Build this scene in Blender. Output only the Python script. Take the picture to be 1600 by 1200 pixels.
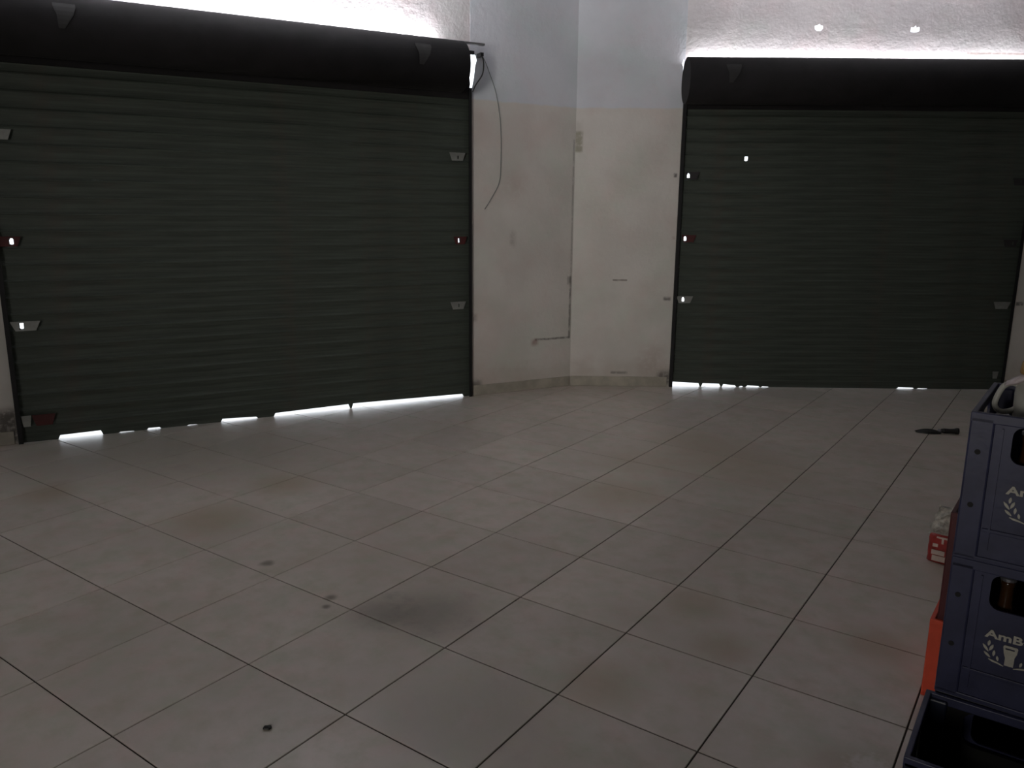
import bpy, bmesh, math, random
from mathutils import Vector, Matrix
random.seed(7)
S = bpy.context.scene
for o in list(bpy.data.objects): bpy.data.objects.remove(o)
C = S.collection

# ------------------------------------------------------------------ camera
FPX = 1240.95
CAM = Vector((1.5797680, -1.4143685, 1.4349537))
cr_ = Vector((0.8166714, 0.5770345, 0.0088892))
cu_ = Vector((-0.1281953, 0.1663723, 0.9776943))
cf_ = Vector((-0.5626845, 0.7995945, -0.2098446))
cd = bpy.data.cameras.new('camera'); cam = bpy.data.objects.new('camera', cd); C.objects.link(cam)
cd.sensor_fit = 'HORIZONTAL'; cd.sensor_width = 36; cd.lens = FPX * 36 / 1600
cd.clip_start = .02; cd.clip_end = 200
cam.matrix_world = Matrix(((cr_.x, cu_.x, -cf_.x, CAM.x), (cr_.y, cu_.y, -cf_.y, CAM.y), (cr_.z, cu_.z, -cf_.z, CAM.z), (0, 0, 0, 1)))
S.camera = cam

# ------------------------------------------------------------------ colour management, world
S.view_settings.view_transform = 'Standard'; S.view_settings.look = 'None'
S.view_settings.gamma = 1; S.view_settings.use_curve_mapping = False
S.view_settings.exposure = 0.10
W = bpy.data.worlds.new('world'); S.world = W; W.use_nodes = True
bg = W.node_tree.nodes['Background']; bg.inputs[0].default_value = (.86, .92, 1, 1); bg.inputs[1].default_value = 2.8

# wall frames: origin at the left jamb of each shutter, x along the wall, y outwards, z up
LO = Vector((-3.6891919, 0.7188430, 0)); dL = Vector((0.4563253, 0.8898130, 0))
RO = Vector((-1.1501217, 4.7955951, 0)); dR = Vector((0.8214893, 0.5702240, 0))
angL = math.atan2(dL.y, dL.x); angR = math.atan2(dR.y, dR.x)
nL = Vector((-dL.y, dL.x, 0)); nR = Vector((-dR.y, dR.x, 0))
WL, WR = 3.108, 2.835          # widths of the two shutter openings
KL, KR = 4.0385, -0.8475       # the room corner in the two frames
ZC = 3.20                      # ceiling height

def area(name, frame, loc, rot, size, power, col):
    ld = bpy.data.lights.new(name, 'AREA'); ld.shape = 'RECTANGLE'; ld.size, ld.size_y = size
    ld.energy = power; ld.color = col
    o = bpy.data.objects.new(name, ld); C.objects.link(o)
    O, a = {'L': (LO, angL), 'R': (RO, angR), 'W': (Vector((0, 0, 0)), 0)}[frame]
    o.matrix_world = Matrix.Translation(O) @ Matrix.Rotation(a, 4, 'Z') @ Matrix.Translation(loc) @ Matrix.Rotation(rot[0], 4, 'X') @ Matrix.Rotation(rot[1], 4, 'Y')
    return o
# daylight that comes in over the two shutters, between drum and lintel
area('daylight_over_left_shutter', 'L', (1.35, -.014, 2.59), (math.radians(180), 0), (2.9, .026), 57, (.97, .96, 1))
area('daylight_over_right_shutter', 'R', (1.38, -.014, 2.59), (math.radians(180), 0), (2.7, .026), 19, (.98, .96, 1))
# added fill light in front of the closed rear wall, aimed at the corner
rear = area('rear_fill_light', 'W', (0, 0, 0), (0, 0), (1.1, 1.2), 15, (1, .95, .89))
RP = Vector((.95, -5.7, 1.3)); rear.matrix_world = Matrix.Translation(RP) @ (Vector((-1.75, 4.3, 1.8)) - RP).to_track_quat('-Z', 'Y').to_matrix().to_4x4()
rear.data.spread = math.radians(56)

# ------------------------------------------------------------------ materials
def nt(name):
    m = bpy.data.materials.new(name); m.use_nodes = True
    t = m.node_tree; b = t.nodes['Principled BSDF']; return m, t, b
def N(t, typ, **kw):
    n = t.nodes.new(typ)
    for k, v in kw.items():
        if k in ('operation', 'blend_type', 'data_type', 'noise_dimensions', 'interpolation_type', 'clamp', 'feature'): setattr(n, k, v)
    return n
def setc(n, i, v): n.inputs[i].default_value = v
def noise(t, vec, scale, detail=3, rough=.5):
    n = t.nodes.new('ShaderNodeTexNoise'); n.inputs['Scale'].default_value = scale
    n.inputs['Detail'].default_value = detail; n.inputs['Roughness'].default_value = rough
    if vec is not None: t.links.new(vec, n.inputs['Vector'])
    return n
def math_(t, op, a, b=None, c=None, clamp=False):
    n = t.nodes.new('ShaderNodeMath'); n.operation = op; n.use_clamp = clamp
    for i, v in enumerate((a, b, c)):
        if v is None: continue
        if isinstance(v, (int, float)): n.inputs[i].default_value = v
        else: t.links.new(v, n.inputs[i])
    return n.outputs[0]
def mix(t, f, a, b, blend='MIX'):
    n = t.nodes.new('ShaderNodeMix'); n.data_type = 'RGBA'; n.blend_type = blend
    for i, v in ((0, f), (6, a), (7, b)):
        if isinstance(v, (int, float)): n.inputs[i].default_value = v
        elif isinstance(v, tuple): n.inputs[i].default_value = (*v, 1) if len(v) == 3 else v
        else: t.links.new(v, n.inputs[i])
    return n.outputs[2]
def ramp(t, v, lo, hi):
    n = t.nodes.new('ShaderNodeMapRange'); n.interpolation_type = 'SMOOTHSTEP'
    t.links.new(v, n.inputs[0]); n.inputs[1].default_value = lo; n.inputs[2].default_value = hi
    return n.outputs[0]
def bump(t, b, h, s, d=.01):
    n = t.nodes.new('ShaderNodeBump'); n.inputs['Strength'].default_value = s; n.inputs['Distance'].default_value = d
    t.links.new(h, n.inputs['Height']); t.links.new(n.outputs[0], b.inputs['Normal'])
def blotch(t, pos, base, sc=7, k=1.0):
    """faint red / green mottling like uneven grime"""
    n = noise(t, pos, sc, 4, .6); sep = t.nodes.new('ShaderNodeSeparateColor'); t.links.new(n.outputs['Color'], sep.inputs[0])
    c = mix(t, ramp(t, sep.outputs[0], .42, .75), base, (1.0, 1 - .12 * k, 1 - .12 * k), 'MULTIPLY')
    return mix(t, ramp(t, sep.outputs[1], .45, .75), c, (1 - .11 * k, 1.0, 1 - .06 * k), 'MULTIPLY')

def plain(name, col, rough=.5, metal=0, var=.15, scale=12, bmp=0):
    m, t, b = nt(name)
    tc = t.nodes.new('ShaderNodeTexCoord')
    n = noise(t, tc.outputs['Object'], scale, 4, .6)
    lo = tuple(c * (1 - var) for c in col); hi = tuple(min(1, c * (1 + var)) for c in col)
    t.links.new(mix(t, ramp(t, n.outputs[0], .3, .7), lo, hi), b.inputs['Base Color'])
    b.inputs['Roughness'].default_value = rough; b.inputs['Metallic'].default_value = metal
    if bmp: bump(t, b, n.outputs[0], bmp)
    return m

def box_mask(t, x, z, x0, x1, z0, z1, e=.004):
    a = math_(t, 'MULTIPLY', ramp(t, x, x0 - e, x0 + e), math_(t, 'SUBTRACT', 1, ramp(t, x, x1 - e, x1 + e)))
    c = math_(t, 'MULTIPLY', ramp(t, z, z0 - e, z0 + e), math_(t, 'SUBTRACT', 1, ramp(t, z, z1 - e, z1 + e)))
    return math_(t, 'MULTIPLY', a, c)
def wall_material(name, marks, pink=0):
    m, t, b = nt(name)
    tc = t.nodes.new('ShaderNodeTexCoord'); pos = tc.outputs['Object']
    sx = t.nodes.new('ShaderNodeSeparateXYZ'); t.links.new(pos, sx.inputs[0]); X, Z = sx.outputs[0], sx.outputs[2]
    n1 = noise(t, pos, 2.2, 5, .55); n2 = noise(t, pos, 26, 4, .6); n3 = noise(t, pos, 9, 3)
    zz = math_(t, 'ADD', Z, math_(t, 'MULTIPLY', math_(t, 'SUBTRACT', n3.outputs[0], .5), .025))
    low = mix(t, ramp(t, n1.outputs[0], .35, .65), (.69, .66, .615), (.765, .735, .69))
    up = mix(t, ramp(t, n1.outputs[0], .35, .65), (.69, .72, .77), (.75, .775, .825))
    if pink: up = mix(t, ramp(t, n1.outputs[0], .35, .65), (.74, .705, .715), (.82, .78, .785))
    c = mix(t, ramp(t, zz, 2.255, 2.275), low, up)
    c = blotch(t, pos, c, 2.6, .55)
    # browner towards the floor, with an uneven edge
    dz = math_(t, 'ADD', Z, math_(t, 'MULTIPLY', math_(t, 'SUBTRACT', n3.outputs[0], .5), .25))
    c = mix(t, math_(t, 'MULTIPLY', math_(t, 'SUBTRACT', 1, ramp(t, dz, .08, .30)), .30), c, (.42, .34, .27))
    for (x0, x1, z0, z1, col, st, e) in marks:
        jx = math_(t, 'ADD', X, math_(t, 'MULTIPLY', math_(t, 'SUBTRACT', n2.outputs[0], .5), .5 * e + .006))
        jz = math_(t, 'ADD', Z, math_(t, 'MULTIPLY', math_(t, 'SUBTRACT', n3.outputs[0], .5), .5 * e + .006))
        k = math_(t, 'MULTIPLY', box_mask(t, jx, jz, x0, x1, z0, z1, e), math_(t, 'MULTIPLY', ramp(t, n2.outputs[0], .22, .55), st))
        c = mix(t, k, c, col)
    t.links.new(c, b.inputs['Base Color']); b.inputs['Roughness'].default_value = .55
    bump(t, b, math_(t, 'ADD', n2.outputs[0], math_(t, 'MULTIPLY', n1.outputs[0], 3)), .25, .01)
    return m
BR = (.20, .16, .13); DK = (.10, .09, .08)
M_wallL = wall_material('painted plaster left', [
    (3.69, 4.03, .408, .424, DK, .75, .006), (3.66, 3.72, .37, .42, (.28, .10, .08), .6, .02),
    (3.455, 3.495, 1.18, 1.30, BR, .35, .03), (3.40, 3.58, 1.55, 1.76, (.50, .36, .32), .28, .08),
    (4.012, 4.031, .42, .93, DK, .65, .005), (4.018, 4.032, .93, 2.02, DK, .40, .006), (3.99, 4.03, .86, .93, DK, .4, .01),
    (3.12, 3.16, .60, .66, BR, .5, .02), (-.12, .02, 0, .22, (.09, .08, .07), .9, .04), (3.11, 3.2, .0, .12, DK, .7, .03)])
M_wallR = wall_material('painted plaster right', [
    (-.885, -.79, 1.925, 2.085, (.30, .28, .19), .75, .012), (-.90, -.80, 2.08, 2.16, (.42, .40, .34), .3, .03),
    (-.512, -.39, .895, .907, BR, .85, .005), (-.045, -.02, 1.735, 1.765, DK, .9, .008), (-.08, -.02, .735, .762, DK, .8, .01),
    (-.035, -.015, 1.24, 1.262, (.3, .1, .08), .8, .006), (2.86, 2.92, .72, .75, DK, .8, .008),
    (-.50, -.36, .105, .125, DK, .6, .01), (-.10, .02, .02, .13, DK, .8, .03), (-.25, -.05, .1, .35, (.42, .28, .24), .3, .08)])
M_lintel = wall_material('painted plaster lintel', [(1.76, 1.80, 2.885, 2.93, BR, .35, .02), (2.2, 2.9, 2.685, 2.70, (.25, .12, .08), .55, .006)], 1)
M_ceiling = plain('grey ceiling render', (.50, .50, .51), .8, 0, .04, 3)
M_rearwall = plain('unpainted grey render', (.20, .19, .18), .9, 0, .2, 3)
M_skirt = plain('beige ceramic skirting', (.44, .41, .34), .45, 0, .18, 6)
M_grout = plain('dark floor grout', (.042, .036, .028), .9, 0, .3, 20)
M_ground = plain('pale concrete pavement', (.80, .79, .78), .9, 0, .1, 3)

def tile_material():
    m, t, b = nt('pale ceramic floor tile')
    g = t.nodes.new('ShaderNodeNewGeometry'); pos = g.outputs['Position']
    oi = t.nodes.new('ShaderNodeObjectInfo')
    n1 = noise(t, pos, 1.7, 6, .6); n2 = noise(t, pos, 9, 5, .65); n3 = noise(t, pos, 60, 3, .6)
    c = mix(t, ramp(t, n1.outputs[0], .3, .7), (.62, .545, .495), (.72, .64, .585))
    c = mix(t, ramp(t, n2.outputs[0], .35, .75), c, (.57, .53, .44))
    c = blotch(t, pos, c, 7, .6)
    v = math_(t, 'ADD', .93, math_(t, 'MULTIPLY', oi.outputs['Random'], .12))
    cc = t.nodes.new('ShaderNodeCombineColor'); [t.links.new(v, cc.inputs[i]) for i in range(3)]
    c = mix(t, 1.0, c, cc.outputs[0], 'MULTIPLY')
    stains_and_shade = [(-1.64, .68, .26, 1), (.42, 1.01, .16, .0), (.56, 1.24, .16, 1), (.76, 1.01, .13, 1), (.53, .57, .17, 1), (-.20, .60, .22, 2), (-.34, .5, .15, 2),
              (-1.02, .52, .035, 3), (-.54, .41, .022, 3), (-.32, 3.31, .40, 5), (-.24, 2.17, .3, 1), (-.40, 2.74, .35, 5), (-1.77, 1.22, .22, 1),
              (-2.62, .39, .2, 1), (1.19, 1.33, .14, 1), (-.58, .47, .03, 3), (1.25, .62, .12, 1), (-3.15, 1.0, .8, 4), (-2.5, 1.4, .6, 4), (.30, .20, .3, 4), (.1, 3.0, .5, 5)]  # the broad far-left spots paint in the shade at the left shutter's foot
    for (x, y, r, k) in stains_and_shade:
        d = t.nodes.new('ShaderNodeVectorMath'); d.operation = 'DISTANCE'; t.links.new(pos, d.inputs[0]); d.inputs[1].default_value = (x, y, 0)
        dd = math_(t, 'ADD', d.outputs['Value'], math_(t, 'MULTIPLY', math_(t, 'SUBTRACT', n2.outputs[0], .5), r * 1.6))
        f = math_(t, 'SUBTRACT', 1, ramp(t, dd, r * .15, r * 1.15))
        col, s = {0: ((.35, .31, .24), .2), 1: ((.37, .275, .15), .42), 2: ((.16, .14, .11), .45), 5: ((.42, .33, .21), .30), 3: ((.14, .11, .07), .75), 4: ((.30, .29, .23), .35)}[k]
        c = mix(t, math_(t, 'MULTIPLY', f, s), c, col)
    # whitish dried residue close to the open crate
    d = t.nodes.new('ShaderNodeVectorMath'); d.operation = 'DISTANCE'; t.links.new(pos, d.inputs[0]); d.inputs[1].default_value = (1.30, .655, 0)
    dd = math_(t, 'ADD', d.outputs['Value'], math_(t, 'MULTIPLY', math_(t, 'SUBTRACT', n3.outputs[0], .5), .14))
    c = mix(t, math_(t, 'MULTIPLY', math_(t, 'SUBTRACT', 1, ramp(t, dd, .02, .075)), .6), c, (.80, .74, .72))
    t.links.new(c, b.inputs['Base Color'])
    t.links.new(math_(t, 'ADD', .26, math_(t, 'MULTIPLY', n2.outputs[0], .16)), b.inputs['Roughness'])
    b.inputs['Specular IOR Level'].default_value = .55
    bump(t, b, n3.outputs[0], .06, .004)
    return m
M_tile = tile_material()

def shutter_material(name, col, streak=1):
    m, t, b = nt(name)
    tc = t.nodes.new('ShaderNodeTexCoord'); pos = tc.outputs['Object']
    mp = t.nodes.new('ShaderNodeMapping'); mp.inputs['Scale'].default_value = (.8, 1, 22); t.links.new(pos, mp.inputs[0])
    n1 = noise(t, mp.outputs[0], 2, 5, .6); n2 = noise(t, pos, 5, 4)
    c = mix(t, ramp(t, n1.outputs[0], .3, .7), tuple(x * .72 for x in col), tuple(x * 1.25 for x in col))
    c = mix(t, math_(t, 'MULTIPLY', ramp(t, n2.outputs[0], .5, .8), .35), c, (col[0] * 1.5, col[1] * .9, col[2] * .9))
    t.links.new(c, b.inputs['Base Color']); b.inputs['Roughness'].default_value = .6; b.inputs['Metallic'].default_value = .2
    bump(t, b, n1.outputs[0], .1, .003)
    return m
M_slat = shutter_material('weathered dark green-grey shutter paint', (.066, .080, .066))
M_drum = plain('blackened drum steel', (.0085, .0075, .0085), .85, 0, .3, 6)
M_cover = plain('dark galvanised edge', (.20, .20, .205), .5, .3)
M_guide = plain('blackened guide channel', (.012, .012, .013), .7, .1)
M_plate = plain('galvanised end lock', (.30, .31, .29), .45, .35)
M_plate_red = plain('red primed end lock', (.075, .014, .013), .7)
M_plate_dark = plain('blackened end lock', (.03, .028, .03), .6)
M_cable = plain('dark cable sheath', (.05, .055, .05), .6)
M_cable2 = plain('grey dusty cord', (.22, .24, .23), .7)
M_blue = plain('dark blue crate plastic', (.040, .044, .100), .42, 0, .22, 9, .15)
M_blue_in = plain('navy crate plastic lower', (.022, .026, .075), .5, 0, .2, 9)
M_print = plain('cream screen print', (.60, .58, .50), .6, 0, .10, 60)
M_orange = plain('orange crate plastic', (.90, .105, .045), .5, 0, .12, 8)
M_red = plain('dark red crate plastic', (.095, .012, .016), .5, 0, .18, 8)
M_white = plain('off white jug plastic', (.50, .50, .45), .45, 0, .1, 14)
M_amber = plain('amber paper label', (.42, .24, .06), .5, 0, .2, 20)
M_navy = plain('dark navy plastic', (.012, .016, .035), .4)
M_brown = plain('brown bottle glass', (.050, .022, .008), .12)
M_pink = plain('pinkish white crumpled plastic', (.62, .54, .55), .4, 0, .15, 30, .4)
M_bagwhite = plain('clear dusty plastic film', (.45, .43, .38), .3, 0, .45, 35, .5)
M_bagred = plain('red printed bag film', (.36, .035, .03), .4, 0, .25, 20, .3)
M_bagprint = plain('pale bag print', (.62, .50, .44), .5, 0, .1, 20)
M_black = plain('black steel', (.014, .014, .013), .4, .2)
M_steel = plain('worn grey ferrule', (.22, .22, .24), .4, .6)

# ------------------------------------------------------------------ helpers
def add_box(bm, x0, x1, y0, y1, z0, z1):
    v = [bm.verts.new(p) for p in ((x0, y0, z0), (x1, y0, z0), (x1, y1, z0), (x0, y1, z0), (x0, y0, z1), (x1, y0, z1), (x1, y1, z1), (x0, y1, z1))]
    for f in ((0, 3, 2, 1), (4, 5, 6, 7), (0, 1, 5, 4), (1, 2, 6, 5), (2, 3, 7, 6), (3, 0, 4, 7)): bm.faces.new([v[i] for i in f])
def loft(bm, A, B):
    """closed solid between two outlines of the same vertex count (3D points)"""
    a = [bm.verts.new(p) for p in A]; b = [bm.verts.new(p) for p in B]; n = len(a)
    bm.faces.new(a); bm.faces.new(b[::-1])
    for i in range(n): bm.faces.new((a[i], a[(i + 1) % n], b[(i + 1) % n], b[i])[::-1])
def tube(bm, pts, r, seg=8):
    rings = []
    pts = [Vector(p) for p in pts]; up = Vector((0.12, .99, .05))
    for i, p in enumerate(pts):
        d = (pts[min(i + 1, len(pts) - 1)] - pts[max(i - 1, 0)]).normalized()
        x = d.cross(up)
        if x.length < 1e-3: x = d.cross(Vector((1, 0, 0)))
        x.normalize(); y = d.cross(x); rr = r[i] if isinstance(r, (list, tuple)) else r
        rings.append([bm.verts.new(p + x * rr * math.cos(k * 2 * math.pi / seg) + y * rr * math.sin(k * 2 * math.pi / seg)) for k in range(seg)])
    for a, b in zip(rings, rings[1:]):
        for k in range(seg): bm.faces.new((a[k], a[(k + 1) % seg], b[(k + 1) % seg], b[k]))
    bm.faces.new(rings[0][::-1]); bm.faces.new(rings[-1])
def lathe(bm, prof, seg=24, mat=Matrix()):
    rings = [[bm.verts.new(mat @ Vector((r * math.cos(k * 2 * math.pi / seg), r * math.sin(k * 2 * math.pi / seg), z))) for k in range(seg)] for r, z in prof]
    for a, b in zip(rings, rings[1:]):
        for k in range(seg): bm.faces.new((a[k], a[(k + 1) % seg], b[(k + 1) % seg], b[k]))
    bm.faces.new(rings[0][::-1]); bm.faces.new(rings[-1])
def spline(pts, n=8):
    pts = [Vector(p) for p in pts]; out = []
    P = [pts[0]] + pts + [pts[-1]]
    for i in range(1, len(P) - 2):
        for k in range(n):
            t = k / n; a, b, c, d = P[i - 1:i + 3]
            out.append(.5 * ((2 * b) + (c - a) * t + (2 * a - 5 * b + 4 * c - d) * t * t + (3 * b - a - 3 * c + d) * t ** 3))
    return out + [pts[-1]]
def finish(name, bm, mat, parent=None, bevel=0, smooth=False, solid=0, recalc=True):
    if recalc: bmesh.ops.recalc_face_normals(bm, faces=bm.faces)
    me = bpy.data.meshes.new(name); bm.to_mesh(me); bm.free(); me.materials.append(mat)
    if smooth:
        for p in me.polygons: p.use_smooth = True
    o = bpy.data.objects.new(name, me); C.objects.link(o)
    if parent is not None: o.parent = parent
    if solid:
        md = o.modifiers.new('solid', 'SOLIDIFY'); md.thickness = solid; md.offset = 0
    if bevel:
        md = o.modifiers.new('bevel', 'BEVEL'); md.width = bevel; md.segments = 2; md.limit_method = 'ANGLE'
    return o
def place(o, frame, loc=(0, 0, 0), rz=0):
    O, a = {'L': (LO, angL), 'R': (RO, angR)}[frame]
    v = Vector(loc); c, s = math.cos(a), math.sin(a)
    o.location = (O.x + v.x * c - v.y * s, O.y + v.x * s + v.y * c, v.z); o.rotation_euler = (0, 0, a + rz)
def struct(o): o['kind'] = 'structure'; return o
def thing(name, label, cat, loc=(0, 0, 0), rz=0, group=None):
    o = bpy.data.objects.new(name, None); C.objects.link(o); o.location = loc; o.rotation_euler = (0, 0, rz)
    o.empty_display_size = .1
    tag(o, label, cat, group); return o
def tag(o, label, cat, group=None):
    o['label'] = label; o['category'] = cat
    if group: o['group'] = group
    return o

# ------------------------------------------------------------------ room shell
THK = .12
XR, YB = 2.35, -6.0
LB = -(LO.y - YB) / dL.y                       # left wall end on the rear wall, in the left frame
RE = (XR - RO.x) / dR.x                        # right wall end on the side wall, in the right frame
# wall_left: three pieces joined in one mesh (behind the shutter's left jamb, the pier with the notch, above the ceiling line of the lintel the piers run up)
def P3(pts, y): return [(x, y, z) for x, z in pts]
bm = bmesh.new()
add_box(bm, LB - .2, 0, 0, THK, 0, ZC)
place(struct(finish('wall_left', bm, M_wallL)), 'L')
bm = bmesh.new()
fr = [(WL, 0), (KL, 0), (KL, ZC), (WL, ZC), (WL, 2.585), (WL + .042, 2.575), (WL + .052, 2.54), (WL + .040, 2.50), (WL + .030, 2.42), (WL + .008, 2.32), (WL, 2.31)]
bk = [(WL, 0), (KL, 0), (KL, ZC), (WL, ZC), (WL, 2.62), (WL + .16, 2.62), (WL + .18, 2.55), (WL + .17, 2.50), (WL + .15, 2.42), (WL + .12, 2.30), (WL, 2.28)]
loft(bm, P3(fr, 0), P3(bk, THK))
wl = struct(finish('wall_pier_left', bm, M_wallL)); place(wl, 'L')
bm = bmesh.new()
fr = [(KR, 0), (0, 0), (0, 2.35), (-.012, 2.355), (-.017, 2.42), (-.004, 2.46), (-.006, 2.50), (-.016, 2.53), (-.014, 2.575), (-.024, 2.60), (-.012, 2.635), (0, 2.64), (0, ZC), (KR, ZC)]
bk = [(KR, 0), (0, 0), (0, 2.33), (-.06, 2.34), (-.06, 2.42), (-.06, 2.46), (-.06, 2.50), (-.06, 2.53), (-.06, 2.575), (-.06, 2.60), (-.06, 2.66), (0, 2.67), (0, ZC), (KR, ZC)]
loft(bm, P3(fr, 0), P3(bk, THK))
place(struct(finish('wall_pier_right', bm, M_wallR)), 'R')
bm = bmesh.new(); add_box(bm, WR, RE + .2, 0, THK, 0, ZC)
wr = struct(finish('wall_right', bm, M_wallR)); place(wr, 'R')
# lintels over the two shutters, set back a little; the right one has two ragged holes to the daylight
bm = bmesh.new(); add_box(bm, 0, WL, .0008, .0008 + THK, 2.44, ZC)
lt = struct(finish('wall_lintel_left', bm, wall_material('painted plaster over left shutter', [], 1))); lt.name = 'wall_above_left'; place(lt, 'L')
def ragged(cx, cz, pts): return [(cx + x, cz + z) for x, z in pts]
bm = bmesh.new()
holes = [ragged(1.026, 2.874, [(-.030, -.012), (-.012, -.024), (.014, -.026), (.030, -.008), (.030, .014), (.014, .016), (.006, .026), (-.010, .018), (-.032, .012)]),
         ragged(1.778, 2.868, [(-.036, -.020), (-.010, -.022), (.020, -.020), (.032, -.012), (.032, .012), (.022, .016), (.008, .010), (.000, .026), (-.014, .012), (-.036, .012)])]
y0, y1 = .0008, .0608
def sheet(bm, y, hs, flip):
    edges = []
    def ring(pts):
        vs = [bm.verts.new((x, y, z)) for x, z in pts]
        for i in range(len(vs)): edges.append(bm.edges.new((vs[i], vs[(i + 1) % len(vs)])))
        return vs
    o = ring([(0, 2.44), (WR, 2.44), (WR, ZC), (0, ZC)]); hh = [ring(h) for h in hs]
    bmesh.ops.triangle_fill(bm, use_beauty=True, use_dissolve=False, edges=edges)
    return o, hh
o1, h1 = sheet(bm, y0, holes, 0)
back = []
for h in holes:
    cx = sum(p[0] for p in h) / len(h); cz = sum(p[1] for p in h) / len(h)
    back.append([(cx + .02 + (x - cx) * 2.4, cz + .02 + (z - cz) * 2.6) for x, z in h])
o2, h2 = sheet(bm, y1, back, 1)
for a, b in [(o1, o2)] + list(zip(h1, h2)):
    for i in range(len(a)): bm.faces.new((a[i], a[(i + 1) % len(a)], b[(i + 1) % len(b)], b[i]))
lt2 = struct(finish('wall_above_right', bm, M_lintel)); place(lt2, 'R')

# room outline on the floor (convex)
K = LO + dL * KL
corners = [LO + dL * (LB), K, RO + dR * RE, Vector((XR, YB, 0))]
corners[0] = Vector((LO.x + dL.x * LB, YB, 0))
def clip(poly, a, b, off):
    n = Vector((-(b - a).y, (b - a).x, 0)).normalized(); out = []
    def d(p): return (p - a).dot(n) - off
    for i, p in enumerate(poly):
        q = poly[(i + 1) % len(poly)]; dp, dq = d(p), d(q)
        if dp <= 0: out.append(p)
        if (dp < 0 < dq) or (dq < 0 < dp): out.append(p.lerp(q, dp / (dp - dq)))
    return out
def room_clip(poly, off=.028):
    for i in range(4):
        a, b = corners[i], corners[(i + 1) % 4]
        poly = clip(poly, a, b, off)
        if len(poly) < 3: return []
    return poly
big = [Vector((-9, -9, 0)), Vector((9, -9, 0)), Vector((9, 12, 0)), Vector((-9, 12, 0))]
outer = room_clip(big, .032)
bm = bmesh.new(); loft(bm, [(p.x, p.y, -.06) for p in outer], [(p.x, p.y, -.0035) for p in outer])
floor = struct(finish('floor', bm, M_grout))
bm = bmesh.new(); outc = room_clip(big, .13); loft(bm, [(p.x, p.y, ZC) for p in outc], [(p.x, p.y, ZC + .1) for p in outc])
struct(finish('ceiling', bm, M_ceiling))
bm = bmesh.new(); add_box(bm, corners[0].x - .2, XR + .1, YB - .1, YB, 0, ZC)
struct(finish('wall_back', bm, M_rearwall))
bm = bmesh.new(); add_box(bm, XR, XR + .1, YB, RO.y + dR.y * RE, 0, ZC)
struct(finish('wall_side', bm, M_rearwall))
# pavement outside the shutters
bm = bmesh.new()
A0 = K - dL * 9 + nL * .034; A1 = K + nL * .034; A2 = K + nR * .034; A3 = K + dR * 9 + nR * .034
for q in ([A0, A1, A1 + nL * 9, A0 + nL * 9], [A2, A3, A3 + nR * 9, A2 + nR * 9], [A1, A2, A2 + nR * 9, A1 + nL * 9]):
    loft(bm, [(p.x, p.y, -.16) for p in q], [(p.x, p.y, -.012) for p in q])
struct(finish('pavement_outside', bm, M_ground))
# skirtings
for nm, fr_, x0, x1 in (('baseboard_left', 'L', WL + .02, KL - .006), ('baseboard_right', 'R', KR + .006, -.02), ('baseboard_far_right', 'R', WR + .02, RE - .02), ('baseboard_far_left', 'L', LB + .05, -.02)):
    bm = bmesh.new(); add_box(bm, x0, x1, -.010, .002, 0, .082)
    o = struct(finish(nm, bm, M_skirt, bevel=.003)); place(o, fr_)

# ------------------------------------------------------------------ floor tiles, each a part of the floor
T = .45; G = .0046
def proj(p):
    d = p - CAM; z = d.dot(cf_)
    if z < .1: return None
    return 800 + FPX * d.dot(cr_) / z, 600 - FPX * d.dot(cu_) / z
def tile_mesh(poly, c):
    bm = bmesh.new(); n = len(poly); ins = .0012
    bot = [bm.verts.new((p.x - c.x, p.y - c.y, -.0035)) for p in poly]
    mid = [bm.verts.new((p.x - c.x, p.y - c.y, -.0010)) for p in poly]
    top = []
    for p in poly:
        v = (p - c); L = v.length; v = v * max(0, (L - ins * 1.4) / L) if L > 1e-6 else v
        top.append(bm.verts.new((v.x, v.y, 0)))
    bm.faces.new(top)
    for i in range(n):
        j = (i + 1) % n
        bm.faces.new((bot[i], bot[j], mid[j], mid[i])); bm.faces.new((mid[i], mid[j], top[j], top[i]))
    return bm
full = None; rest = bmesh.new(); nt_ = 0
for i in range(-16, 8):
    for j in range(-9, 18):
        x0, y0_ = i * T + G / 2, j * T + G / 2; x1, y1_ = (i + 1) * T - G / 2, (j + 1) * T - G / 2
        sq = [Vector((x0, y0_, 0)), Vector((x1, y0_, 0)), Vector((x1, y1_, 0)), Vector((x0, y1_, 0))]
        pl = room_clip(sq)
        if len(pl) < 3: continue
        ar = abs(sum(pl[k].x * pl[(k + 1) % len(pl)].y - pl[(k + 1) % len(pl)].x * pl[k].y for k in range(len(pl)))) / 2
        if ar < 2e-4: continue
        c = sum(pl, Vector()) / len(pl)
        inview = False
        for a in range(len(pl)):
            for tt in (0, .33, .66):
                q = proj(pl[a].lerp(pl[(a + 1) % len(pl)], tt))
                if q and -5 < q[0] < 1605 and 560 < q[1] < 1205: inview = True
        if not inview:
            b2 = tile_mesh(pl, Vector((0, 0, 0))) if 0 else tile_mesh(pl, c)
            me = bpy.data.meshes.new('t'); bmesh.ops.translate(b2, vec=(c.x, c.y, 0), verts=b2.verts); b2.to_mesh(me); b2.free(); rest.from_mesh(me); bpy.data.meshes.remove(me)
            continue
        whole = len(pl) == 4 and ar > (T - G) ** 2 * .99999
        if whole and full: me = full
        else:
            b2 = tile_mesh(pl, c); me = bpy.data.meshes.new('tile'); b2.to_mesh(me); b2.free(); me.materials.append(M_tile)
            if whole: full = me
        o = bpy.data.objects.new('tile', me); C.objects.link(o); o.parent = floor; o.location = (c.x, c.y, random.uniform(-.0006, .0003)); nt_ += 1
o = finish('outlying_tiles', rest, M_tile, floor); o['kind'] = 'stuff'
print('tiles', nt_)

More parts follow.
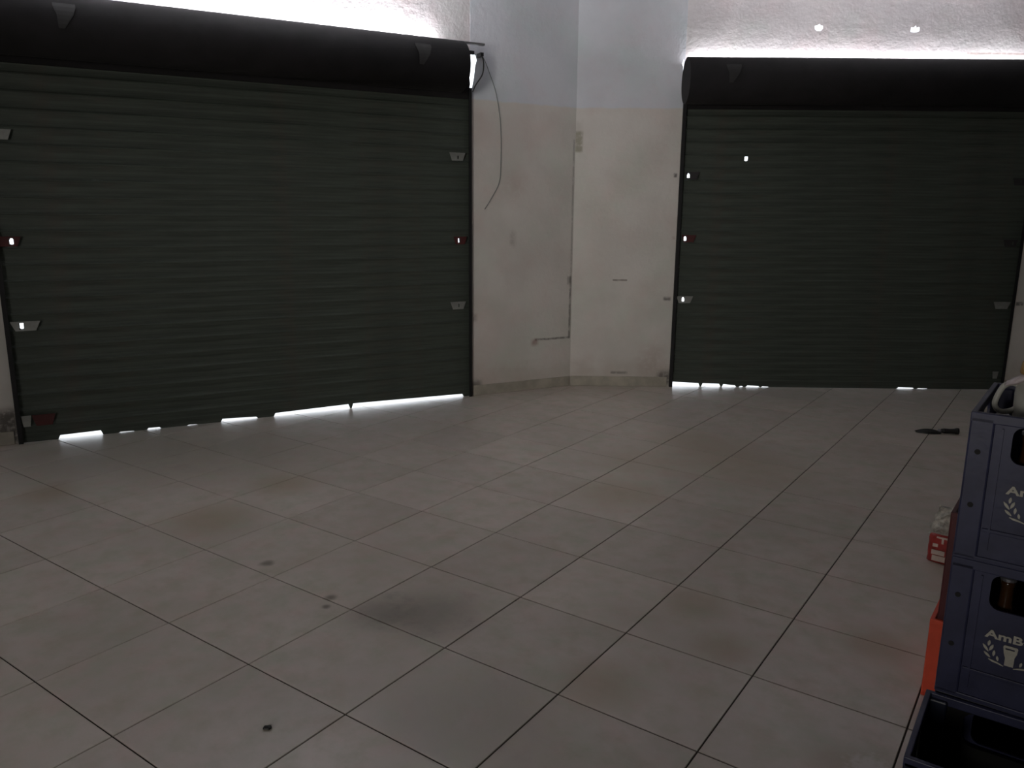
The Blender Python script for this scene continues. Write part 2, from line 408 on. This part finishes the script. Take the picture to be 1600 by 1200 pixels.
# ------------------------------------------------------------------ roller shutters
def slat_bm(w, zz, holes):
    """one curved slat sheet, bottom at 0, w wide; holes = (s, z-in-slat, half width, half height)"""
    prof = [(.000, -.006), (.004, -.008), (.010, -.006), (.016, .000), (.030, .0035), (.052, .005), (.072, .0035), (.088, .000), (.100, -.001), (.1065, .0005)]
    xs = {0.0, w}; zs = {p[0] for p in prof}
    for (s, z, hw, hh) in holes: xs |= {s - hw, s + hw}; zs |= {z - hh, z + hh, z}
    xs = sorted(xs); zs = sorted(zs)
    def Y(z):
        for (a, ya), (b, yb) in zip(prof, prof[1:]):
            if a <= z <= b: return ya + (yb - ya) * (z - a) / (b - a)
        return 0
    bm = bmesh.new()
    V = [[bm.verts.new((x, Y(z), z)) for x in xs] for z in zs]
    for r in range(len(zs) - 1):
        for c in range(len(xs) - 1):
            mx, mz = (xs[c] + xs[c + 1]) / 2, (zs[r] + zs[r + 1]) / 2
            if any(abs(mx - s) < hw and abs(mz - z) < hh for s, z, hw, hh in holes): continue
            bm.faces.new((V[r][c], V[r][c + 1], V[r + 1][c + 1], V[r + 1][c]))
    # hexagonal look of the holes: pull the corner vertices a little
    for (s, z, hw, hh) in holes:
        for row, zv in enumerate(zs):
            for col, xv in enumerate(xs):
                if abs(abs(xv - s) - hw) < 1e-6 and abs(abs(zv - z) - hh) < 1e-6:
                    V[row][col].co.x = s + (xv - s) * .45
    return bm
def plate(parent, s, z, mat, w=.13, h=.058, hole=None, y=-.014, flip=False, label=None):
    bm = bmesh.new(); a, b = w / 2, w / 2 * .68
    out = [(-b, -h / 2), (b, -h / 2), (a, h / 2), (-a, h / 2)]
    if hole:
        hx, hz, hw, hh = hole
        inn = [(hx - s - hw, hz - z - hh), (hx - s + hw, hz - z - hh), (hx - s + hw, hz - z + hh), (hx - s - hw, hz - z + hh)]
        vo = [bm.verts.new((x, 0, q)) for x, q in out]; vi = [bm.verts.new((x, 0, q)) for x, q in inn]
        for i in range(4): bm.faces.new((vo[i], vo[(i + 1) % 4], vi[(i + 1) % 4], vi[i]))
    else: bm.faces.new([bm.verts.new((x, 0, q)) for x, q in out])
    o = finish('end_lock', bm, mat, parent, solid=.003); o.location = (s, y, z)
    if label: o['label'] = label
    return o
def shutter(frame, w, label, holes, gaps, nz=23, drum0=0, drum1=0, straps=(), group='roller shutters'):
    root = thing('roller_shutter', label, 'roller shutter', group=None); place(root, frame)
    p = .1
    shared = None
    for i in range(1, nz):
        hs = [(s, z - i * p, hw, hh) for (s, z, hw, hh) in holes if i * p <= z < (i + 1) * p]
        if hs or not shared:
            o = finish('slat', slat_bm(w - .004, i * p, hs), M_slat, root, solid=.0016, smooth=False, recalc=False)
            if not hs: shared = o
        else:
            o = shared.copy(); C.objects.link(o); o.parent = root
        o.location = (.002, .006 + random.uniform(-.0012, .0012), i * p); o.rotation_euler = (random.uniform(-.012, .012), 0, 0)
    # bottom rail with an uneven lower edge that leaves gaps to the floor
    pts = sorted(gaps)
    low = [(.002, .001)]
    for (a, b, g0, g1) in pts: low += [(a, .001), (a + .012, g0), (b - .012, g1), (b, .001)]
    low += [(w - .002, .001)]
    bm = bmesh.new()
    top = .110
    for (xa, za), (xb, zb) in zip(low, low[1:]):
        if xb - xa < 1e-4: continue
        loft(bm, [(xa, .003, za), (xb, .003, zb), (xb, .003, top), (xa, .003, top)], [(xa, .020, za), (xb, .020, zb), (xb, .020, top), (xa, .020, top)])
    bmesh.ops.remove_doubles(bm, verts=bm.verts, dist=1e-5)
    finish('bottom_rail', bm, M_slat, root)
    bm = bmesh.new(); add_box(bm, .03, w - .03, -.002, .003, .050, .060)
    finish('rail_lip', bm, M_slat, root)
    # guide channels
    for x0, x1 in ((.003, .026), (w - .024, w - .003)):
        bm = bmesh.new(); m_ = x0 < .5
        pr = [(x0 - .003, -.028), (x1, -.028), (x1, -.022), (x0 - .001, -.022), (x0 - .001, .030), (x1, .030), (x1, .036), (x0 - .003, .036)]
        if not m_: pr = [(x0 + x1 - x, y) for x, y in pr]
        loft(bm, [(x, y, 0) for x, y in pr], [(x, y, 2.34) for x, y in pr])
        finish('guide_rail', bm, M_guide, root)
    # drum with the coiled curtain
    R, yc, zc = .17, -.22, 2.44
    bm = bmesh.new(); seg = 40
    A = [(drum0, yc + R * math.cos(k * 2 * math.pi / seg), zc + R * math.sin(k * 2 * math.pi / seg)) for k in range(seg)]
    loft(bm, A, [(drum1, y, z) for _, y, z in A])
    # last turn of curtain running down from the drum to the guides
    finish('drum', bm, M_drum, root, smooth=True).data.polygons[0].use_smooth = False
    bm = bmesh.new()
    loft(bm, [(.03, -.045, 2.44), (.03, -.065, 2.36), (.03, -.02, 2.26), (.03, .0, 2.26), (.03, .01, 2.36), (.03, -.03, 2.44)],
         [(w - .03, y, z) for y, z in ((-.045, 2.44), (-.065, 2.36), (-.02, 2.26), (.0, 2.26), (.01, 2.36), (-.03, 2.44))])
    finish('curtain_bend', bm, M_drum, root)
    for s, h in straps:
        bm = bmesh.new(); R2 = R + .004; rows = 6
        vs = []
        for k in range(rows + 1):
            a = math.radians(180 - 34 + 46 * k / rows)
            hw = .062 if k < 2 else .062 - .045 * (k - 1) / (rows - 1)
            sk = 0 if k < 4 else -.008 * (k - 3)
            vs.append([bm.verts.new((s - hw + sk, yc + R2 * math.cos(a), zc + R2 * math.sin(a))), bm.verts.new((s + hw * .8 + sk, yc + R2 * math.cos(a), zc + R2 * math.sin(a)))])
        for a, b in zip(vs, vs[1:]): bm.faces.new((a[0], a[1], b[1], b[0]))
        o = finish('drum_strap', bm, M_strap, root, solid=.003)
    return root
M_strap = plain('dull grey drum strap', (.022, .022, .022), .7, 0)
hb, hs_ = (.011, .018), (.004, .010)
HL = [(.088, 1.245, *hb), (.088, .735, *hb), (3.006, 1.230, .007, .016), (3.000, 1.842, *hs_), (3.000, .733, *hs_)]
shL = shutter('L', WL, 'wider dark corrugated roller shutter on the left, long strip of daylight under it',
              HL, [(.215, .47, .026, .030), (.56, .66, .006, .004), (.73, .82, .012, .010), (.98, 1.05, .005, .004), (1.20, 1.45, .022, .012), (1.56, 2.12, .024, .034), (2.13, 3.05, .036, .022)],
              drum0=-.25, drum1=2.935, straps=((2.60, 0), (.50, 0)))
plate(shL, .075, 1.245, M_plate_red, hole=(.088, 1.245, .013, .020), label='red primed end lock with daylight through its hole')
plate(shL, .110, .735, M_plate, w=.16, hole=(.088, .735, .013, .020), label='grey end lock with daylight through its hole')
plate(shL, .09, 1.86, M_plate); plate(shL, 3.015, 1.230, M_plate_red, w=.11, hole=(3.006, 1.230, .009, .018), label='red primed end lock')
plate(shL, 2.995, 1.847, M_plate, hole=(3.000, 1.842, .006, .012), label='grey trapezoid end lock'); plate(shL, 2.995, .733, M_plate, hole=(3.000, .733, .006, .012), label='grey trapezoid end lock')
plate(shL, .055, .14, M_plate, w=.055, h=.07, label='small pale grey block by the left guide'); plate(shL, .15, .14, M_plate_red, w=.13, h=.07, label='dull red lock plate near the floor')
HR = [(.072, 1.748, *hb), (.072, 1.246, *hb), (.082, .745, *hb), (.530, 1.886, .013, .020), (2.752, 1.722, *hs_), (2.754, 1.232, *hs_)]
shR = shutter('R', WR, 'dark corrugated roller shutter on the right, daylight under its left end only',
              HR, [(.02, .268, .040, .030), (.278, .445, .030, .026), (.455, .58, .024, .014), (.60, .64, .009, .009), (.66, .78, .014, .010), (.79, .86, .008, .006), (1.95, 2.10, .012, .009), (2.12, 2.22, .006, .004)],
              drum0=-.03, drum1=2.82, straps=((.30, 0),))
plate(shR, .10, 1.748, M_plate_dark, w=.12, hole=(.072, 1.748, .013, .020), label='blackened end lock with daylight through its hole')
plate(shR, .10, 1.246, M_plate_red, w=.12, hole=(.072, 1.246, .013, .020), label='red primed end lock with daylight through its hole')
plate(shR, .093, .745, M_plate, w=.14, hole=(.082, .745, .013, .020), label='grey end lock with daylight through its hole')
plate(shR, 2.745, 1.722, M_plate_dark, w=.12, hole=(2.752, 1.722, .006, .012)); plate(shR, 2.735, 1.232, M_plate_dark, w=.12, hole=(2.754, 1.232, .006, .012))
plate(shR, 2.735, .722, M_plate, w=.14, label='grey trapezoid end lock')
plate(shR, 2.76, .13, M_plate, w=.05, h=.06, label='small pale block by the right guide')
# steel bar along the top of the left drum, sticking out past it, and its axle bracket
bm = bmesh.new(); add_box(bm, -.25, 3.115, -.235, -.205, 2.600, 2.613)
finish('top_bar', bm, M_cover, shL)
bm = bmesh.new(); add_box(bm, 2.935, 3.11, -.07, -.05, 2.565, 2.590); finish('axle_bracket', bm, M_guide, shL)
bm = bmesh.new(); add_box(bm, 3.16, 3.185, -.07, 0, 2.560, 2.585)
finish('axle_bracket', bm, M_guide, shL)
bm = bmesh.new(); tube(bm, [(2.93, -.22, 2.44), (2.96, -.22, 2.44)], .018)
finish('axle', bm, M_guide, shL)

# ------------------------------------------------------------------ cables hanging from the left shutter's axle
bm = bmesh.new()
tube(bm, spline([(3.165, -.05, 2.575), (3.195, -.035, 2.55), (3.208, -.02, 2.50), (3.200, -.012, 2.44), (3.15, -.012, 2.37), (3.122, -.010, 2.315)]), .005, 6)
o = finish('cable', bm, M_cable, smooth=True); place(o, 'L'); tag(o, 'short dark cable looped from the shutter axle down to the pier edge', 'cable')
bm = bmesh.new()
tube(bm, spline([(3.18, -.04, 2.575), (3.215, -.02, 2.545), (3.255, -.012, 2.47), (3.315, -.008, 2.33), (3.352, -.007, 2.15), (3.364, -.007, 1.98), (3.362, -.007, 1.80), (3.350, -.007, 1.67), (3.29, -.007, 1.56), (3.225, -.007, 1.465)]), .0028, 6)
o = finish('cord', bm, M_cable2, smooth=True); place(o, 'L'); tag(o, 'long thin grey cord hanging in an arc down the pale pier', 'cord')

# ------------------------------------------------------------------ crates
def crate(label, loc, rz, w, d, h, mat, logo=False, group=None, name='bottle_crate', inner=None):
    root = thing(name, label, 'crate', loc, rz, group)
    t = .008; inner = inner or mat
    bm = bmesh.new(); add_box(bm, .006, w - .006, .006, d - .006, .004, .016)
    finish('base', bm, inner, root)
    def panel(length, m0, loc, rz):
        bm = bmesh.new(); edges = []
        def ring(pts):
            vs = [bm.verts.new((x, 0, z)) for x, z in pts]
            for i in range(len(vs)): edges.append(bm.edges.new((vs[i], vs[(i + 1) % len(vs)])))
        ring([(.006, .012), (length - .006, .012), (length - .006, h - .006), (.006, h - .006)])
        r = .022; pts = []
        for cx, cz, a0 in ((length - m0 - r, h * .69 + r, -90), (length - m0 - r, h * .935 - r, 0), (m0 + r, h * .935 - r, 90), (m0 + r, h * .69 + r, 180)):
            pts += [(cx + r * math.cos(math.radians(a0 + 18 * k)), cz + r * math.sin(math.radians(a0 + 18 * k))) for k in range(6)]
        ring(pts)
        bmesh.ops.triangle_fill(bm, use_beauty=True, edges=edges)
        o = finish('side_panel', bm, inner, root, solid=.006); o.location = loc; o.rotation_euler = (0, 0, rz)
    panel(w, .083, (0, .008, 0), 0); panel(w, .083, (0, d - .008, 0), 0)
    panel(d, .13, (.008, 0, 0), math.pi / 2); panel(d, .13, (w - .008, 0, 0), math.pi / 2)
    for cx in (0, w - .048):
        for cy in (0, d - .022):
            bm = bmesh.new(); add_box(bm, cx, cx + .048, cy, cy + .022, .002, h - .010)
            finish('corner_post', bm, M_navy if inner is M_black else mat, root, bevel=.004)  # navy posts belong to the open crate's painted inner shade
    for cx in (.022, w - .026) if name == 'bottle_crate' else ():
        for zz in (h * .38, h * .74):
            bm = bmesh.new(); lathe(bm, [(.006, 0), (.006, .0012)], 12, Matrix.Translation((cx, 0.0, zz)) @ Matrix.Rotation(math.pi / 2, 4, 'X'))
            finish('drain_hole', bm, M_guide, root)
    def frame(nm, q, z0, z1):
        bm = bmesh.new(); v = []
        for z in (z0, z1):
            for k in (0, q):
                v.append([bm.verts.new(p) for p in ((k, k, z), (w - k, k, z), (w - k, d - k, z), (k, d - k, z))])
        for a, b in ((0, 1), (1, 3), (3, 2), (2, 0)):
            for i in range(4): bm.faces.new((v[a][i], v[a][(i + 1) % 4], v[b][(i + 1) % 4], v[b][i]))
        finish(nm, bm, mat, root, bevel=.002)
    frame('top_rim', .012, h - .022, h); frame('bottom_rim', .008, 0, .012)
    for y in (0, d - .005):
        bm = bmesh.new(); add_box(bm, .05, w - .05, y, y + .005, .072, .080); finish('ridge', bm, mat, root, bevel=.0015)
    for x in (.062, w - .066):
        bm = bmesh.new(); add_box(bm, x, x + .004, -.0005, .005, .03, h - .03); finish('rib', bm, mat, root)
    if logo:
        bm = bmesh.new()
        def strip(pts, wid):
            n = len(pts); L = []; R_ = []
            for i, (x, z) in enumerate(pts):
                a = pts[max(0, i - 1)]; b = pts[min(n - 1, i + 1)]; dx_, dz_ = b[0] - a[0], b[1] - a[1]; l = math.hypot(dx_, dz_) or 1
                k = wid[i] / 2; L.append((x - dz_ / l * k, z + dx_ / l * k)); R_.append((x + dz_ / l * k, z - dx_ / l * k))
            poly = L + R_[::-1]
            loft(bm, [(x, .0028, z) for x, z in poly], [(x, .0042, z) for x, z in poly])
        def leaf(a, b, wd):
            pts = [(a[0] + (b[0] - a[0]) * k / 6, a[1] + (b[1] - a[1]) * k / 6) for k in range(7)]
            strip(pts, [wd * v for v in (.12, .6, .95, 1, .9, .6, .15)])
        cx = .1375; zb = -.34
        leaves = [((.0960, .5013), (.0945, .4873), .0058), ((.0836, .4890), (.0961, .4735), .0058), ((.1040, .4923), (.0977, .4764), .0060),
                  ((.0876, .4712), (.1015, .4602), .0056), ((.1073, .4799), (.1065, .4653), .0056), ((.1137, .4679), (.1163, .4562), .0050)]
        for m_ in (1, -1):
            for a, b, wd in leaves:
                f = lambda q: (cx + (q[0] - cx) * m_, q[1] + zb)
                leaf(f(a), f(b), wd)
            pts = [(.0980, .4562), (.106, .4533), (.1137, .4520), (.121, .4500), (.128, .4475)]
            strip([(cx + (x - cx) * m_, z + zb) for x, z in pts], [.002, .0045, .004, .003, .0015])
        finish('wreath_print', bm, M_print, root)['kind'] = 'stuff'
        bm = bmesh.new()
        cap = [(.1229, .4951), (.1240, .4982), (.1265, .4996), (.1480, .4996), (.1505, .4985), (.1515, .4960), (.1505, .4846), (.1469, .4739), (.1465, .4510), (.1290, .4510), (.1291, .4689), (.1251, .4817)]
        slot = [(.1275, .4900), (.1455, .4900), (.1455, .4935), (.1275, .4935)]
        # outline with the slot left open: build as quads between two loops
        edges = []
        for lp in (cap, slot):
            vs = [bm.verts.new((x, .0028, z + zb)) for x, z in lp]
            for i in range(len(vs)): edges.append(bm.edges.new((vs[i], vs[(i + 1) % len(vs)])))
        bmesh.ops.triangle_fill(bm, use_beauty=True, edges=edges)
        finish('emblem_print', bm, M_print, root, solid=.0012)
        cu = bpy.data.curves.new('lettering', 'FONT'); cu.body = 'AmBev'; cu.size = .036; cu.offset = .0011; cu.extrude = .0007; cu.align_x = 'LEFT'; cu.space_character = 1.02
        to = bpy.data.objects.new('tmp', cu); C.objects.link(to)
        bpy.context.view_layer.update()
        me = bpy.data.meshes.new_from_object(to.evaluated_get(bpy.context.evaluated_depsgraph_get())); bpy.data.objects.remove(to)
        x0 = min(v.co.x for v in me.vertices); x1 = max(v.co.x for v in me.vertices); z1_ = max(v.co.y for v in me.vertices)
        sx = .108 / (x1 - x0); sz = .0185 / z1_
        for v in me.vertices: v.co = Vector((.0845 + (v.co.x - x0) * sx, .0035 - v.co.z, .5080 + zb + v.co.y * sz))
        src = bmesh.new(); src.from_mesh(me); bpy.data.meshes.remove(me)
        seen = set(); src.verts.ensure_lookup_table()
        for v in src.verts:
            if v.index in seen: continue
            isl = []; st = [v]; seen.add(v.index)
            while st:
                q = st.pop(); isl.append(q.index)
                for e in q.link_edges:
                    o_ = e.other_vert(q)
                    if o_.index not in seen: seen.add(o_.index); st.append(o_)
            keep = set(isl); b3 = src.copy(); b3.verts.ensure_lookup_table()
            bmesh.ops.delete(b3, geom=[x for x in b3.verts if x.index not in keep], context='VERTS')
            finish('letter', b3, M_print, root, recalc=False)
        src.free()
    return root
CW, CD, CH = .29, .40, .34
RZ = math.radians(-1.6)
crate('blue printed bottle crate at the top of the stack, pale jug on its bottles', (1.430, .549, 2 * CH), RZ, CW, CD, CH, M_blue, True, 'stacked blue bottle crates')
crate('blue printed bottle crate second from the top, brown bottles inside', (1.430, .549, CH), RZ, CW, CD, CH, M_blue, True, 'stacked blue bottle crates')
crate('lowest blue crate of the stack, standing on the floor behind the open crate', (1.432, .551, 0), RZ, CW, CD, CH, M_blue, True, 'stacked blue bottle crates')
crate('open empty dark blue crate in the foreground, its inner shade painted black', (1.415, .245, 0), math.radians(0), .42, .298, .34, M_blue, False, None, 'bottle_crate', M_black)  # black panels and base put the interior's deep shade into the colour
crate('orange plastic crate on the floor behind the blue stack', (1.353, 1.104, 0), RZ, .34, .40, .255, M_orange, False, None, 'plastic_crate')
crate('dark red plastic crate on top of the orange crate', (1.370, 1.115, .255), RZ, .34, .40, .34, M_red, False, None, 'plastic_crate')

# brown bottles in the second crate
def local(x, y, z=0):
    c, s = math.cos(RZ), math.sin(RZ); return (1.430 + x * c - y * s, .549 + x * s + y * c, z)
prof = [(.030, 0), (.034, .004), (.034, .150), (.031, .170), (.018, .205), (.0135, .225), (.0130, .262), (.0145, .266), (.0145, .276), (.012, .278)]
ZT = 2 * CH + .0165
b0 = thing('beer_bottle', 'brown glass bottle standing upright in the second blue crate', 'bottle', local(.045, .052, CH + .0165), 0, 'brown bottles in the second blue crate')
bm = bmesh.new(); lathe(bm, prof, 16); finish('glass', bm, M_brown, b0, smooth=True)
bm = bmesh.new(); lathe(bm, [(.0145, .2765), (.0165, .2775), (.0165, .284), (.013, .287)], 14); finish('cap', bm, M_steel, b0)
spots = [(CH + .0165, x, .052, 0) for x in (.112, .179, .246)] + [(ZT, x, y, 1) for y in (.052, .122, .192) for x in (.045, .112, .179, .246)]
for z, x, y, up in spots:
    r = b0.copy(); C.objects.link(r); r.location = local(x, y, z)
    if up: r['label'] = 'brown glass bottle standing upright in the top blue crate'; r['group'] = 'brown bottles in the top blue crate'
    if (x, y) == (.112, .052): r['label'] = 'brown glass bottle filling the hand window of the %s blue crate' % ('top' if up else 'second')
    for ch in list(b0.children):
        k = ch.copy(); C.objects.link(k); k.parent = r

# small pale jug with a loop handle, amber band and navy cap, resting on the bottles of the top crate
ZJ = ZT + .288
jug = thing('plastic_jug', 'pale plastic jug with loop handle, amber band and navy cap on the top crate', 'jug', local(.128, .150, ZJ), RZ)
bm = bmesh.new(); lathe(bm, [(.050, 0), (.062, .006), (.063, .060), (.062, .090), (.055, .104), (.054, .108)], 28); finish('body', bm, M_white, jug, smooth=True)
bm = bmesh.new(); lathe(bm, [(.058, .1085), (.059, .112), (.056, .134), (.048, .139)], 28); finish('amber_band', bm, M_amber, jug, smooth=True)
bm = bmesh.new(); lathe(bm, [(.046, .139), (.053, .143), (.053, .185), (.046, .194), (.010, .196)], 24); finish('cap', bm, M_navy, jug)
bm = bmesh.new(); tube(bm, spline([(-.046, -.012, .078), (-.068, -.014, .084), (-.084, -.016, .076), (-.094, -.018, .052), (-.097, -.018, .030), (-.086, -.016, .017), (-.066, -.014, .020), (-.046, -.012, .036)]), .0062, 10)
finish('handle', bm, M_white, jug, smooth=True)
bm = bmesh.new(); bmesh.ops.create_icosphere(bm, subdivisions=3, radius=1)
for v in bm.verts:
    k = 1 + .22 * math.sin(v.co.x * 9 + 1) * math.sin(v.co.y * 7) * math.cos(v.co.z * 8); v.co = Vector((v.co.x * .030 * k, v.co.y * .022 * k, v.co.z * .008 * k))
o = finish('shrink_wrap', bm, M_pink, jug, smooth=True); o.location = (-.056, -.022, .096); o.rotation_euler = (0, -.55, .1)
o['label'] = 'crumpled pinkish wrap at the jug shoulder'

# ------------------------------------------------------------------ red and white bag on the floor beside the red crate
bag = thing('printed_bag', 'crumpled plastic bag with red print standing on the floor against the crates', 'bag', (1.285, 2.24, 0), math.radians(-4))
def bag_part(z0, z1, rows, wob, wfun, dfun, seed):
    rnd = random.Random(seed); bm = bmesh.new(); rings = []; seg = 18
    for r in range(rows + 1):
        z = z0 + (z1 - z0) * r / rows; ring = []
        for k in range(seg):
            a = k * 2 * math.pi / seg; cx, cy = math.cos(a), math.sin(a)
            sx = abs(cx) ** .6 * (1 if cx > 0 else -1); sy = abs(cy) ** .6 * (1 if cy > 0 else -1)
            ring.append(bm.verts.new((sx * wfun(z) + rnd.uniform(-wob, wob), sy * dfun(z) + rnd.uniform(-wob, wob), z + rnd.uniform(-wob, wob) * (0 < r))))
        rings.append(ring)
    for a, b in zip(rings, rings[1:]):
        for k in range(seg): bm.faces.new((a[k], a[(k + 1) % seg], b[(k + 1) % seg], b[k]))
    bm.faces.new(rings[0][::-1]); bm.faces.new(rings[-1]); return bm
finish('bag_body', bag_part(.002, .125, 6, .003, lambda z: .075, lambda z: .05, 1), M_bagred, bag, smooth=True)
finish('bag_top', bag_part(.120, .235, 6, .012, lambda z: .078 - (z - .12) * .22, lambda z: .05 - (z - .12) * .3, 2), M_bagwhite, bag, smooth=False)
for q in ((-.050, .000, .012, .036), (-.054, -.004, .040, .060), (-.040, .010, .114, .121), (-.020, -.012, .092, .114), (-.052, -.032, .074, .088)):
    bm = bmesh.new(); add_box(bm, q[0], q[1], -.056, -.053, q[2], q[3]); finish('pale_print', bm, M_bagprint, bag)

# ------------------------------------------------------------------ hand trowel lying near the right shutter
tr = thing('garden_trowel', 'small black hand trowel lying on the tiles near the right shutter', 'trowel', (.818, 4.46, 0), math.atan2(4.566 - 4.46, 1.065 - .818))
L = math.hypot(1.065 - .818, 4.566 - 4.46)
bm = bmesh.new(); nn = 12; rings = []
for i in range(nn + 1):
    t = i / nn; x = .158 * t; hw = .042 * math.sin(math.pi * min(1, .06 + t * .80)) ** .75
    rings.append([bm.verts.new((x, hw * q, .004 + .022 * (1 - q * q) * math.sin(math.pi * min(1, .08 + t * .8)))) for q in (-1, -.6, -.2, .2, .6, 1)])
for a, b in zip(rings, rings[1:]):
    for k in range(5): bm.faces.new((a[k], a[k + 1], b[k + 1], b[k]))
finish('blade', bm, M_black, tr, solid=.003, smooth=True)
bm = bmesh.new(); tube(bm, [(.140, 0, .020), (.165, 0, .018)], [.011, .010], 12); finish('ferrule', bm, M_steel, tr, smooth=True)
bm = bmesh.new(); tube(bm, [(.160, 0, .020), (.18, 0, .020), (.215, 0, .020), (.24, 0, .021), (.258, 0, .023), (L, 0, .023)], [.012, .017, .016, .017, .022, .022], 14)
finish('handle', bm, M_black, tr, smooth=True)

# ------------------------------------------------------------------ small black scrap on the near tiles
bm = bmesh.new(); bmesh.ops.create_icosphere(bm, subdivisions=3, radius=1)
for v in bm.verts:
    k = 1 + .15 * math.sin(v.co.x * 5 + 2) * math.cos(v.co.y * 4); v.co = Vector((v.co.x * .0125 * k, v.co.y * .009 * k, v.co.z * .005 * k + .0048))
o = finish('olive_pit', bm, M_black, smooth=True); o.location = (-.128, -.177, 0); o.rotation_euler = (0, 0, .6); tag(o, 'tiny black oval scrap lying alone on a near tile', 'scrap'); o.name = 'scrap'
